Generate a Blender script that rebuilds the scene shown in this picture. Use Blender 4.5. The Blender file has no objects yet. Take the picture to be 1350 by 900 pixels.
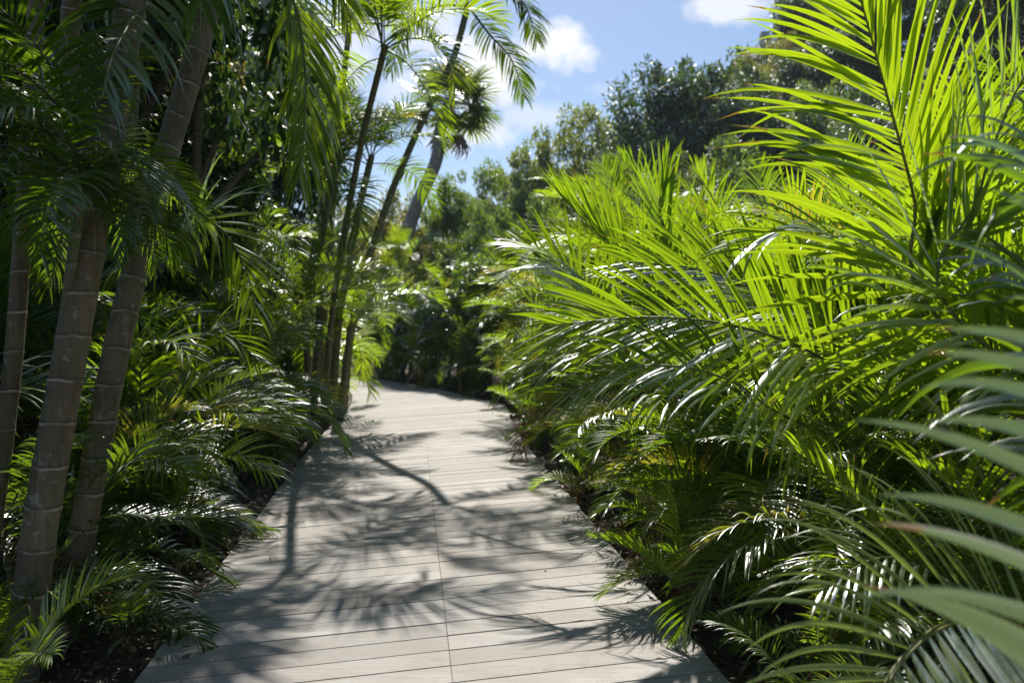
import bpy, math, random
import numpy as np
from mathutils import Vector, Matrix
R = math.radians
SC = bpy.context.scene
COL = SC.collection

# ------------------------------------------------------------------ camera, sky, sun, exposure
CAM_H, FPX, PITCH = 1.5, 1000.0, math.atan(38 / 1000.0)
cam = bpy.data.cameras.new('camera'); camo = bpy.data.objects.new('camera', cam); COL.objects.link(camo)
cam.sensor_width = 36; cam.lens = 36 * FPX / 1350; cam.clip_start = .05; cam.clip_end = 2000
camo.location = (0, 0, CAM_H); camo.rotation_euler = (math.pi / 2 - PITCH, 0, 0)
cam.dof.use_dof = True; cam.dof.focus_distance = 3.4; cam.dof.aperture_fstop = 2.2; cam.dof.aperture_blades = 7
SC.camera = camo
SUN_AZ, SUN_EL = -1.5, 47.0          # degrees: azimuth from +Y towards +X
w = bpy.data.worlds.new('World'); SC.world = w; w.use_nodes = True
sun = bpy.data.lights.new('sun', 'SUN'); suno = bpy.data.objects.new('sun', sun); COL.objects.link(suno)
sun.energy = 5.0; sun.angle = R(.53); sun.color = (1, .955, .87)
az, el = R(SUN_AZ), R(SUN_EL)
sdir = Vector((math.sin(az) * math.cos(el), math.cos(az) * math.cos(el), math.sin(el)))
suno.rotation_euler = (-sdir).to_track_quat('-Z', 'Y').to_euler(); suno.location = (0, 0, 30)
SC.view_settings.view_transform = 'Standard'; SC.view_settings.look = 'None'
SC.view_settings.exposure = .6; SC.view_settings.gamma = 1; SC.view_settings.use_curve_mapping = False
SC.render.engine = 'CYCLES'
cy = SC.cycles
cy.max_bounces = 6; cy.diffuse_bounces = 4; cy.glossy_bounces = 2; cy.transmission_bounces = 4; cy.transparent_max_bounces = 4
cy.sample_clamp_indirect = 6; cy.use_denoising = True; cy.use_adaptive_sampling = True; cy.adaptive_threshold = .015
cy.caustics_reflective = False; cy.caustics_refractive = False
try:
    cy.denoiser = 'OPENIMAGEDENOISE'; cy.denoising_input_passes = 'RGB_ALBEDO_NORMAL'; cy.denoising_prefilter = 'ACCURATE'
except Exception: pass


def at(px, py, Y):
    """point seen at photo pixel (px,py) at depth Y along +Y"""
    x, z = (px - 675) / FPX, (450 - py) / FPX
    c, s = math.cos(PITCH), math.sin(PITCH)
    fy, fz = c + z * s, -s + z * c
    k = Y / fy
    return Vector((x * k, Y, CAM_H + fz * k))


# ------------------------------------------------------------------ node helpers
class NT:
    def __init__(s, tree): s.t = tree; tree.nodes.clear()
    def n(s, typ, **kw):
        nd = s.t.nodes.new(typ)
        for k, v in kw.items():
            if k.startswith('i_'):
                key = k[2:]; key = int(key) if key.isdigit() else key.replace('_', ' ')
                nd.inputs[key].default_value = v
            else: setattr(nd, k, v)
        return nd
    def l(s, a, b): s.t.links.new(a, b)
    def math(s, op, a, b=None, c=None, clamp=False):
        nd = s.t.nodes.new('ShaderNodeMath'); nd.operation = op; nd.use_clamp = clamp
        for i, v in enumerate((a, b, c)):
            if v is None: continue
            if isinstance(v, (int, float)): nd.inputs[i].default_value = v
            else: s.l(v, nd.inputs[i])
        return nd.outputs[0]
    def mix(s, f, a, b, mode='MIX'):
        nd = s.t.nodes.new('ShaderNodeMix'); nd.data_type = 'RGBA'; nd.blend_type = mode
        for i, v in ((0, f), (6, a), (7, b)):
            if isinstance(v, (int, float)): nd.inputs[i].default_value = v
            elif isinstance(v, (tuple, list)): nd.inputs[i].default_value = tuple(v) + ((1,) if len(v) == 3 else ())
            else: s.l(v, nd.inputs[i])
        return nd.outputs[2]
    def noise(s, scale, detail=3, rough=.5, vec=None, out=0):
        nd = s.t.nodes.new('ShaderNodeTexNoise'); nd.inputs['Scale'].default_value = scale
        nd.inputs['Detail'].default_value = detail; nd.inputs['Roughness'].default_value = rough
        if vec is not None: s.l(vec, nd.inputs['Vector'])
        return nd.outputs[out]
    def ramp(s, fac, stops):
        nd = s.t.nodes.new('ShaderNodeValToRGB'); e = nd.color_ramp.elements
        while len(e) < len(stops): e.new(.5)
        for i, (p, c) in enumerate(stops):
            e[i].position = p; e[i].color = (c, c, c, 1) if isinstance(c, (int, float)) else tuple(c) + (1,)
        s.l(fac, nd.inputs[0]); return nd.outputs[0]
    def mapr(s, v, a, b, c=0, d=1):
        nd = s.t.nodes.new('ShaderNodeMapRange'); nd.clamp = True
        for i, q in enumerate((a, b, c, d)): nd.inputs[i + 1].default_value = q
        s.l(v, nd.inputs[0]); return nd.outputs[0]


# world: Nishita sky with a few small clouds set by direction
t = NT(w.node_tree)
sky = t.n('ShaderNodeTexSky', sky_type='NISHITA', sun_disc=False)
sky.sun_elevation = el; sky.sun_rotation = az; sky.air_density = 1.0; sky.dust_density = .5; sky.ozone_density = 4.0
tc = t.n('ShaderNodeTexCoord')
sp = t.n('ShaderNodeSeparateXYZ'); t.l(tc.outputs['Generated'], sp.inputs[0])
yy = t.math('MAXIMUM', sp.outputs[1], .05)
u = t.math('DIVIDE', sp.outputs[0], yy); v = t.math('DIVIDE', sp.outputs[2], yy)
cv = t.n('ShaderNodeCombineXYZ'); t.l(u, cv.inputs[0]); t.l(v, cv.inputs[1])
n1 = t.noise(9, 6, .6, cv.outputs[0]); n2 = t.noise(26, 5, .6, cv.outputs[0])
mask = None
for px, py, rx, ry, k in ((640, 100, 62, 48, 1.0), (722, 62, 58, 30, .95), (612, 172, 58, 24, .85), (690, 152, 44, 18, .45), (962, 10, 46, 20, .75),
                          (560, 40, 60, 40, .6), (530, 110, 50, 40, .5), (455, 60, 60, 60, .6), (800, 118, 25, 9, .2), (330, 20, 60, 50, .7)):
    a = at(px, py, 1.0)
    du = t.math('DIVIDE', t.math('SUBTRACT', u, a.x), rx / 1000); dv = t.math('DIVIDE', t.math('SUBTRACT', v, a.z - CAM_H), ry / 1000)
    d = t.math('SQRT', t.math('ADD', t.math('MULTIPLY', du, du), t.math('MULTIPLY', dv, dv)))
    d = t.math('ADD', d, t.math('MULTIPLY', t.math('SUBTRACT', n1, .5), 2.6))
    d = t.math('ADD', d, t.math('MULTIPLY', t.math('SUBTRACT', n2, .5), 2.0))
    m = t.mapr(d, 1.3, .45, 0, k)
    mask = m if mask is None else t.math('MAXIMUM', mask, m)
mask = t.math('MULTIPLY', mask, t.mapr(sp.outputs[1], .0, .15))
skc = t.mix(1.0, sky.outputs[0], (1.0, 1.0, 1.0), 'MULTIPLY')
mx = t.mix(mask, skc, (9.0, 9.1, 9.4))
bg = t.n('ShaderNodeBackground'); t.l(mx, bg.inputs[0]); bg.inputs[1].default_value = .078
o = t.n('ShaderNodeOutputWorld'); t.l(bg.outputs[0], o.inputs[0])


# ------------------------------------------------------------------ materials
def mat(name):
    m = bpy.data.materials.new(name); m.use_nodes = True; return m, NT(m.node_tree)


def leaf_mat(name, dark, light, trans, gloss=.5, rough=.32, tw=.5, tips=(.30, .16, .05), tipmin=.93):
    """lf attribute: R random per leaflet, G along leaflet, B across (0 at midrib, 1 at margin)"""
    m, t = mat(name)
    at_ = t.n('ShaderNodeAttribute', attribute_name='lf'); s = t.n('ShaderNodeSeparateColor'); t.l(at_.outputs['Color'], s.inputs[0])
    oi = t.n('ShaderNodeObjectInfo')
    r = t.math('ADD', t.math('MULTIPLY', s.outputs[0], .55), t.math('MULTIPLY', oi.outputs['Random'], .45))
    base = t.mix(r, dark, light)
    tr = t.mix(t.math('MULTIPLY', oi.outputs['Random'], .5), trans, (trans[0] * 1.25, trans[1] * .95, trans[2]))
    rib = t.mapr(s.outputs[2], .0, .22, 1, 0)
    base = t.mix(t.math('MULTIPLY', rib, .5), base, (light[0] * 1.9, light[1] * 1.7, light[2] * 1.6))
    tr = t.mix(t.math('MULTIPLY', rib, .6), tr, (trans[0] * .35, trans[1] * .4, trans[2] * .4))
    # browned tips and odd yellowing leaflets
    th = t.math('SUBTRACT', 1.02, t.math('MULTIPLY', t.math('POWER', s.outputs[0], 3.5), 1.02 - tipmin + .12))
    tip = t.math('MULTIPLY', t.math('GREATER_THAN', s.outputs[1], th), .85)
    geo = t.n('ShaderNodeNewGeometry')
    blot = t.mapr(t.noise(3.1, 2, .5, geo.outputs['Position']), .42, .62)
    base = t.mix(t.math('MULTIPLY', blot, .35), base, (light[0] * 1.25, light[1] * 1.05, light[2] * .8))
    old = t.math('GREATER_THAN', oi.outputs['Random'], .915)
    oldf = t.math('MULTIPLY', old, t.mapr(s.outputs[0], .2, .8, .1, .7))
    base = t.mix(oldf, base, (.34, .27, .05)); tr = t.mix(oldf, tr, (.50, .36, .04))
    base = t.mix(tip, base, tips); tr = t.mix(tip, tr, (tips[0] * .9, tips[1] * .8, tips[2] * .5))
    df = t.n('ShaderNodeBsdfDiffuse'); t.l(base, df.inputs[0])
    tl = t.n('ShaderNodeBsdfTranslucent'); t.l(tr, tl.inputs[0])
    ms = t.n('ShaderNodeMixShader'); ms.inputs[0].default_value = tw; t.l(df.outputs[0], ms.inputs[1]); t.l(tl.outputs[0], ms.inputs[2])
    gl = t.n('ShaderNodeBsdfGlossy'); gl.inputs['Roughness'].default_value = rough; gl.inputs[0].default_value = (1, 1, 1, 1)
    bump = t.n('ShaderNodeBump'); bump.inputs['Strength'].default_value = .25; bump.inputs['Distance'].default_value = .003
    t.l(t.noise(60, 2, .6, geo.outputs['Position']), bump.inputs['Height']); t.l(bump.outputs[0], gl.inputs['Normal'])
    fr = t.n('ShaderNodeFresnel'); fr.inputs[0].default_value = 1.42
    ms2 = t.n('ShaderNodeMixShader'); t.l(t.math('MULTIPLY', fr.outputs[0], gloss, clamp=True), ms2.inputs[0])
    t.l(ms.outputs[0], ms2.inputs[1]); t.l(gl.outputs[0], ms2.inputs[2])
    out = t.n('ShaderNodeOutputMaterial'); t.l(ms2.outputs[0], out.inputs[0])
    return m


def simple_mat(name, c1, c2, scale=8, rough=.8, spec=.3, bump=.3, bd=.01, detail=5, stretch=None):
    m, t = mat(name)
    tcn = t.n('ShaderNodeTexCoord'); vec = tcn.outputs['Object']
    if stretch:
        mp = t.n('ShaderNodeMapping'); mp.inputs['Scale'].default_value = stretch; t.l(vec, mp.inputs[0]); vec = mp.outputs[0]
    f = t.noise(scale, detail, .6, vec)
    c = t.mix(t.mapr(f, .3, .7), c1, c2)
    p = t.n('ShaderNodeBsdfPrincipled'); t.l(c, p.inputs['Base Color']); p.inputs['Roughness'].default_value = rough
    p.inputs['Specular IOR Level'].default_value = spec
    b = t.n('ShaderNodeBump'); b.inputs['Strength'].default_value = bump; b.inputs['Distance'].default_value = bd
    t.l(t.noise(scale * 3, detail, .65, vec), b.inputs['Height']); t.l(b.outputs[0], p.inputs['Normal'])
    out = t.n('ShaderNodeOutputMaterial'); t.l(p.outputs[0], out.inputs[0])
    return m


def trunk_mat(name, c1, c2, ringc, spacing, ringw=.10, blot=(.5, .46, .4), moss=(.10, .11, .05), blotf=.35):
    """lf attribute: G = metres along the stem"""
    m, t = mat(name)
    a = t.n('ShaderNodeAttribute', attribute_name='lf'); s = t.n('ShaderNodeSeparateColor'); t.l(a.outputs['Color'], s.inputs[0])
    tcn = t.n('ShaderNodeTexCoord'); vec = tcn.outputs['Object']
    sx = t.n('ShaderNodeSeparateXYZ'); t.l(vec, sx.inputs[0])
    wob = t.math('ADD', t.math('MULTIPLY', t.math('SUBTRACT', t.noise(6, 3, .6, vec), .5), .045), t.math('MULTIPLY', t.math('SINE', t.math('MULTIPLY', sx.outputs[0], 14)), .012))
    d = t.math('DIVIDE', t.math('ADD', s.outputs[1], wob), spacing)
    fr = t.math('FRACT', d); seg = t.math('FLOOR', d)
    ring = t.math('LESS_THAN', fr, ringw)
    mp = t.n('ShaderNodeMapping'); mp.inputs['Scale'].default_value = (1, 1, .25); t.l(vec, mp.inputs[0])
    f = t.noise(14, 5, .65, mp.outputs[0])
    wn = t.n('ShaderNodeTexWhiteNoise', noise_dimensions='1D'); t.l(seg, wn.inputs['W'])
    c = t.mix(t.mapr(f, .3, .7), c1, c2)
    c = t.mix(t.math('MULTIPLY', wn.outputs[0], .35), c, (c1[0] * .5, c1[1] * .5, c1[2] * .5))
    c = t.mix(t.math('MULTIPLY', t.mapr(t.noise(22, 6, .7, vec), .56, .66), blotf), c, blot)
    c = t.mix(t.math('MULTIPLY', t.mapr(t.noise(6, 4, .6, vec), .5, .7), .5), c, moss)
    vo = t.n('ShaderNodeTexVoronoi', feature='DISTANCE_TO_EDGE'); vo.inputs['Scale'].default_value = 9; t.l(mp.outputs[0], vo.inputs['Vector'])
    crk = t.mapr(vo.outputs['Distance'], .0, .03, .6, 0)
    c = t.mix(t.math('MULTIPLY', crk, t.mapr(t.noise(3, 3, .5, vec), .5, .6)), c, ringc)
    stk = t.n('ShaderNodeMapping'); stk.inputs['Scale'].default_value = (1, 1, .06); t.l(vec, stk.inputs[0])
    c = t.mix(t.mapr(t.noise(55, 3, .6, stk.outputs[0]), .5, .72, 0, .55), c, (c1[0] * .4, c1[1] * .42, c1[2] * .45))
    lip = t.mapr(fr, ringw, ringw + .09, 1, 0)
    c = t.mix(t.math('MULTIPLY', lip, .7), c, (c1[0] * .3, c1[1] * .3, c1[2] * .3))
    c = t.mix(t.math('MULTIPLY', ring, t.mapr(t.noise(11, 3, .6, vec), .3, .6, .15, .9)), c, ringc)
    p = t.n('ShaderNodeBsdfPrincipled'); t.l(c, p.inputs['Base Color']); p.inputs['Roughness'].default_value = .62
    p.inputs['Specular IOR Level'].default_value = .35
    b = t.n('ShaderNodeBump'); b.inputs['Strength'].default_value = .5; b.inputs['Distance'].default_value = .006
    hh = t.math('ADD', t.math('MULTIPLY', t.noise(40, 5, .7, mp.outputs[0]), .8), t.math('MULTIPLY', ring, -.9))
    t.l(hh, b.inputs['Height']); t.l(b.outputs[0], p.inputs['Normal'])
    out = t.n('ShaderNodeOutputMaterial'); t.l(p.outputs[0], out.inputs[0])
    return m


M = {}
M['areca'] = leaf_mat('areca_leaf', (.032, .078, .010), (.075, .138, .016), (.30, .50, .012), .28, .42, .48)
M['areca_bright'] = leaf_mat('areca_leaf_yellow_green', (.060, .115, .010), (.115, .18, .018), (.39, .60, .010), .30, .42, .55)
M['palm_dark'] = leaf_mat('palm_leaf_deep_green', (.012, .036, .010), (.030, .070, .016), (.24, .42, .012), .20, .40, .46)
M['fan'] = leaf_mat('fan_leaf', (.06, .10, .045), (.12, .17, .08), (.28, .42, .09), .5, .38, .45)
M['areca_painted_sheen'] = leaf_mat('areca_leaf_painted_sheen', (.21, .26, .19), (.32, .36, .29), (.14, .26, .03), 2.6, .36, .30)  # whitish base colour paints in the sheen of the near blades
M['areca_pale'] = leaf_mat('areca_leaf_pale', (.13, .20, .06), (.22, .29, .11), (.32, .46, .04), 1.2, .34, .45)  # areca leaf with its base paled to make up for missing sun
M['dry'] = leaf_mat('dry_leaf', (.07, .045, .024), (.17, .11, .055), (.15, .08, .03), .12, .6, .3)
M['tree_dark'] = leaf_mat('tree_leaf_dark', (.018, .048, .014), (.050, .095, .026), (.11, .22, .025), .26, .5, .3)
M['tree_olive'] = leaf_mat('tree_leaf_olive', (.085, .115, .022), (.17, .20, .045), (.36, .44, .04), .2, .5, .4)
M['tree_mid'] = leaf_mat('tree_leaf_mid', (.055, .105, .025), (.12, .19, .045), (.28, .44, .035), .25, .5, .4)
M['broad'] = leaf_mat('broad_leaf', (.026, .075, .014), (.065, .14, .022), (.24, .42, .02), .45, .32, .42)
M['stem'] = simple_mat('green_stem', (.10, .13, .025), (.20, .19, .05), 12, .45, .4, .2, .003)
M['stem_dark'] = simple_mat('dark_stem', (.045, .060, .018), (.11, .10, .035), 12, .5, .4, .2, .003)
M['stem_dry'] = simple_mat('dry_stem', (.12, .085, .045), (.24, .17, .09), 12, .8, .2, .3, .004)
M['ring'] = trunk_mat('ringed_palm_bark', (.12, .09, .048), (.23, .175, .10), (.42, .36, .27), .17, .06, moss=(.10, .11, .05), blotf=.35)
M['cane'] = trunk_mat('palm_cane_bark', (.11, .12, .055), (.22, .20, .10), (.30, .27, .19), .11, .16, blotf=.2)
M['grey'] = trunk_mat('grey_palm_bark', (.30, .29, .28), (.48, .46, .45), (.16, .14, .13), .09, .18, blotf=.3, moss=(.2, .19, .17))
M['bark'] = simple_mat('tree_bark', (.07, .055, .04), (.16, .13, .10), 10, .9, .15, .7, .02)
M['shaft'] = simple_mat('crownshaft', (.07, .10, .03), (.20, .17, .06), 9, .4, .5, .15, .003)


# ------------------------------------------------------------------ mesh helpers
def mk_mesh(name, V, F, mi, A, mats, smooth=True):
    """V (n,3); F list of int arrays (m,k) ; mi list of material index per block; A (n,3) attribute"""
    me = bpy.data.meshes.new(name)
    V = np.asarray(V, dtype=np.float32)
    loops = np.concatenate([f.reshape(-1) for f in F]).astype(np.int32)
    sizes = np.concatenate([np.full(len(f), f.shape[1], dtype=np.int32) for f in F])
    starts = np.concatenate([[0], np.cumsum(sizes)[:-1]]).astype(np.int32)
    me.vertices.add(len(V)); me.vertices.foreach_set('co', V.reshape(-1))
    me.loops.add(len(loops)); me.loops.foreach_set('vertex_index', loops)
    me.polygons.add(len(sizes)); me.polygons.foreach_set('loop_start', starts)
    midx = np.concatenate([np.full(len(f), k, dtype=np.int32) for f, k in zip(F, mi)])
    for m in mats: me.materials.append(m)
    me.polygons.foreach_set('material_index', midx)
    me.polygons.foreach_set('use_smooth', np.full(len(sizes), smooth, dtype=bool))
    me.update(calc_edges=True)
    if A is not None:
        c = np.ones((len(V), 4), dtype=np.float32); c[:, :3] = A
        ca = me.color_attributes.new('lf', 'FLOAT_COLOR', 'POINT'); ca.data.foreach_set('color', c.reshape(-1))
    return me


def nrm(a): return a / np.maximum(np.linalg.norm(a, axis=-1, keepdims=True), 1e-9)


def catmull(P, n):
    P = np.asarray([tuple(p) for p in P], float)
    Q = np.vstack([2 * P[0] - P[1], P, 2 * P[-1] - P[-2]])
    out = []
    for i in range(len(P) - 1):
        p0, p1, p2, p3 = Q[i:i + 4]
        tt = np.linspace(0, 1, 24, endpoint=False)[:, None]
        out.append(.5 * ((2 * p1) + (-p0 + p2) * tt + (2 * p0 - 5 * p1 + 4 * p2 - p3) * tt ** 2 + (-p0 + 3 * p1 - 3 * p2 + p3) * tt ** 3))
    out = np.vstack(out + [P[-1:]])
    d = np.r_[0, np.cumsum(np.linalg.norm(np.diff(out, axis=0), axis=1))]
    s = np.linspace(0, d[-1], n)
    return np.stack([np.interp(s, d, out[:, k]) for k in range(3)], 1)


def tube(C, rad, sides=8, cap=False, ring=None):
    """-> V, F, A ; C (n,3), rad (n,)"""
    C = np.asarray(C, float); n = len(C)
    T = nrm(np.gradient(C, axis=0))
    ref = np.array([0, 1, 0.]) if abs(T[0, 1]) < .8 else np.array([1, 0, 0.])
    U = nrm(ref - (T @ ref)[:, None] * T); W = np.cross(T, U)
    a = np.linspace(0, 2 * math.pi, sides, endpoint=False)
    V = C[:, None] + rad[:, None, None] * (np.cos(a)[None, :, None] * U[:, None] + np.sin(a)[None, :, None] * W[:, None])
    V = V.reshape(-1, 3)
    i = np.arange(n - 1)[:, None] * sides; j = np.arange(sides)[None]; j2 = (j + 1) % sides
    F = np.stack([i + j, i + j2, i + sides + j2, i + sides + j], -1).reshape(-1, 4)
    d = np.r_[0, np.cumsum(np.linalg.norm(np.diff(C, axis=0), axis=1))]
    A = np.zeros((len(V), 3)); A[:, 0] = .5; A[:, 1] = np.repeat(d, sides)
    return V, F, A


def merge(parts):
    """parts: (V,F,A,mat)"""
    V, F, mi, A, o = [], [], [], [], 0
    for v, f, a, k in parts:
        V.append(v); F.append(f + o); mi.append(k); A.append(a); o += len(v)
    return np.vstack(V), F, mi, np.vstack(A)


def blades(P0, D, Wd, L, width, rnd, K=6, droop=1.0, fold=.35, rng=None, dpow=1.3, wprof=None):
    """leaflets: roots P0 (n,3), directions D, width directions Wd, lengths L"""
    n = len(P0); pos = P0.copy(); d = D.copy(); pts = [pos.copy()]; ds = [d.copy()]
    g = np.array([0, 0, -1.])
    dr = droop if isinstance(droop, np.ndarray) else np.full(n, droop)
    for k in range(K):
        tk = (k + .5) / K
        d = nrm(d + g * (dr * (tk ** dpow) * 2.2 / K)[:, None])
        pos = pos + d * (L / K)[:, None]; pts.append(pos.copy()); ds.append(d.copy())
    P = np.stack(pts, 1); Dd = np.stack(ds, 1)
    W = Wd[:, None] - (np.sum(Wd[:, None] * Dd, -1, keepdims=True)) * Dd; W = nrm(W)
    N = np.cross(Dd, W)
    tt = np.linspace(0, 1, K + 1)
    prof = (np.minimum(1, .35 + 2.6 * tt) * (1 - tt ** 2.6)) if wprof is None else wprof(tt)
    hw = (width / 2)[:, None] * prof[None]
    sgn = np.sign(np.sum(N * np.array([0, 0, 1.]), -1)); sgn[sgn == 0] = 1
    off = N * (sgn * hw * fold)[..., None]
    V = np.stack([P + W * hw[..., None] - off, P, P - W * hw[..., None] - off], 2)   # n,K+1,3,3
    A = np.zeros(V.shape)
    A[..., 0] = rnd[:, None, None]; A[..., 1] = tt[None, :, None]; A[..., 0, 2] = 1; A[..., 2, 2] = 1
    idx = np.arange(n * (K + 1) * 3).reshape(n, K + 1, 3)
    f = []
    for c in (0, 1):
        f.append(np.stack([idx[:, :-1, c], idx[:, :-1, c + 1], idx[:, 1:, c + 1], idx[:, 1:, c]], -1).reshape(-1, 4))
    return V.reshape(-1, 3), np.vstack(f), A.reshape(-1, 3)


def frond_data(C, up, nl=42, Ll=.3, wd=.017, vee=32, sw=(72, 24), droop=.5, pet=.22, seed=0, r0=.007, r1=.0015, K=6, twist=0., messy=1., fold=.35, sides=(1, -1)):
    """pinnate frond along the curve C -> leaflet block, rachis block"""
    rng = np.random.default_rng(seed)
    C = np.asarray(C, float); n = len(C)
    T = nrm(np.gradient(C, axis=0))
    up = np.asarray(up, float); U = np.broadcast_to(up, T.shape)
    U = nrm(U - np.sum(U * T, 1, keepdims=True) * T); S = np.cross(T, U)
    if twist:
        a = np.linspace(0, twist, n)[:, None]; U, S = U * np.cos(a) + S * np.sin(a), S * np.cos(a) - U * np.sin(a)
    s = np.linspace(pet, .985, nl)
    ss = np.concatenate([s + rng.normal(0, .25 / nl * (1 - pet), nl) for _ in sides]).clip(pet, 1)
    side = np.concatenate([np.full(nl, q, float) for q in sides])
    keep = rng.random(len(ss)) > .035 * messy; ss, side = ss[keep], side[keep]
    x = np.linspace(0, 1, n); f = lambda Q: np.stack([np.interp(ss, x, Q[:, k]) for k in range(3)], 1)
    p, tt, uu, sv = f(C), nrm(f(T)), nrm(f(U)), nrm(f(S))
    q = (ss - pet) / (1 - pet)
    if isinstance(sw, dict): s0 = np.where(side > 0, sw[1][0], sw[-1][0]); s1 = np.where(side > 0, sw[1][1], sw[-1][1])
    else: s0, s1 = np.full(len(q), float(sw[0])), np.full(len(q), float(sw[1]))
    a = np.radians(s0 + (s1 - s0) * q ** 1.15 + rng.normal(0, 4 * messy, len(q)))
    vv = np.radians(vee + rng.normal(0, 7 * messy, len(q)))
    D = np.cos(a)[:, None] * tt + np.sin(a)[:, None] * (np.cos(vv)[:, None] * sv * side[:, None] + np.sin(vv)[:, None] * uu)
    L = Ll * np.interp(q, [0, .12, .35, .75, 1], [.55, .82, 1, .82, .42]) * rng.normal(1, .06, len(q))
    W = tt - np.sum(tt * D, 1, keepdims=True) * D
    Nn = np.cross(D, nrm(W)); ro = rng.normal(0, .28 * messy, len(q))[:, None]
    W = nrm(nrm(W) * np.cos(ro) + Nn * np.sin(ro))
    dr = droop * rng.uniform(.6, 1.4, len(q)); dr[rng.random(len(q)) < .05 * messy] *= 3
    V, F, A = blades(p, nrm(D), W, L, wd * np.interp(q, [0, .3, 1], [.7, 1, .6]) * rng.uniform(.85, 1.15, len(q)), rng.random(len(q)), K, dr, fold)
    rr = np.interp(x, [0, 1], [r0, r1])
    RV, RF, RA = tube(C, rr, 5)
    return (V, F, A), (RV, RF, RA)


def bend_curve(L, th0, th1, n=26, pw=1.2, side=0., seed=0):
    x = np.linspace(0, 1, n); th = np.radians(th0 + (th1 - th0) * x ** pw)
    ph = np.radians(side * x ** 1.5)
    d = np.stack([np.sin(th) * np.cos(ph), np.sin(th) * np.sin(ph), np.cos(th)], 1) * (L / (n - 1))
    return np.vstack([[0, 0, 0], np.cumsum(d, 0)[:-1]])


def frond_template(name, th0, th1, seed, matn, stemn, **kw):
    rg = random.Random(seed)
    C = bend_curve(1.0, th0, th1, pw=rg.uniform(1.0, 1.6), side=rg.uniform(-28, 28))
    a, b = frond_data(C, (-math.cos(R(th0)) - .15, 0, max(.25, math.sin(R(th0))) + .4), seed=seed, twist=rg.uniform(-.5, .5), **kw)
    V, F, mi, A = merge([(*a, 0), (*b, 1)])
    return mk_mesh(name, V, F, mi, A, [M[matn], M[stemn]])


def link(name, me, parent=None, loc=None, rot=None, sc=None):
    o = bpy.data.objects.new(name, me); COL.objects.link(o)
    if parent is not None: o.parent = parent
    if loc is not None: o.location = loc
    if rot is not None: o.rotation_euler = rot
    if sc is not None: o.scale = (sc, sc, sc) if isinstance(sc, (int, float)) else sc
    return o


def tag(o, label=None, cat=None, group=None, kind=None):
    for k, v in (('label', label), ('category', cat), ('group', group), ('kind', kind)):
        if v: o[k] = v
    return o


def thing(name, label, cat, loc, group=None):
    o = bpy.data.objects.new(name, None); COL.objects.link(o); o.location = loc; o.empty_display_size = .2
    return tag(o, label, cat, group)


def structure(name, me): return tag(link(name, me), kind='structure')


# ------------------------------------------------------------------ frond kits (shared meshes)
KIT = {}
def kit(key, matn, stemn, n_each, Ll, wd, droop, pet, nl, K=6, classes=(('up', 8, 45), ('mid', 22, 88), ('low', 45, 128), ('hang', 75, 165)), **kw):
    KIT[key] = {}
    for ci, (cn, a, b) in enumerate(classes):
        KIT[key][cn] = [frond_template('palm_frond', a + j * 5, b + (j * 17) % 23, 1000 * ci + 37 * j + len(key) * 7, matn, stemn, Ll=Ll, wd=wd, droop=droop * (1 + .15 * j), pet=pet, nl=nl, K=K, r0=.0065, r1=.0012, **kw) for j in range(n_each)]
kit('areca', 'areca', 'stem', 3, .29, .0160, .6, .2, 46)
kit('bright', 'areca_bright', 'stem', 3, .31, .0175, .5, .2, 44, vee=32)
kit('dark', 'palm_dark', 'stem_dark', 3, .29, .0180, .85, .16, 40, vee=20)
kit('dry', 'dry', 'stem_dry', 1, .25, .0135, 1.6, .2, 30, messy=2.)


GROUND = lambda x, y: 0.0
def terrain_h(x, y):
    def sm(v): v = np.clip(v, 0, 1); return v * v * (3 - 2 * v)
    a = sm((x - 3.2 - .02 * y) / 24) * sm((y - 9) / 34)
    b = sm((np.abs(x + 2) - 3.0) / 6) * .35
    return 17.5 * a + b + .03 * np.sin(x * 2.1 + y) + .02 * np.sin(y * 3.3 - x)


def cane_mesh(top, r0, r1, lean=0, n=14, matn='cane', bulge=.12, base=(0, 0, -.05), sides=8, mid=None):
    C = catmull([base, mid if mid is not None else (base[0] * .6 + top[0] * .4 + lean, base[1] * .55 + top[1] * .45, top[2] * .5), top], n)
    x = np.linspace(0, 1, n); rad = np.interp(x, [0, .08, 1], [r0 * (1 + bulge), r0, r1])
    V, F, A = tube(C, rad, sides)
    return mk_mesh('cane', V, [F], [0], A, [M[matn]])


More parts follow.
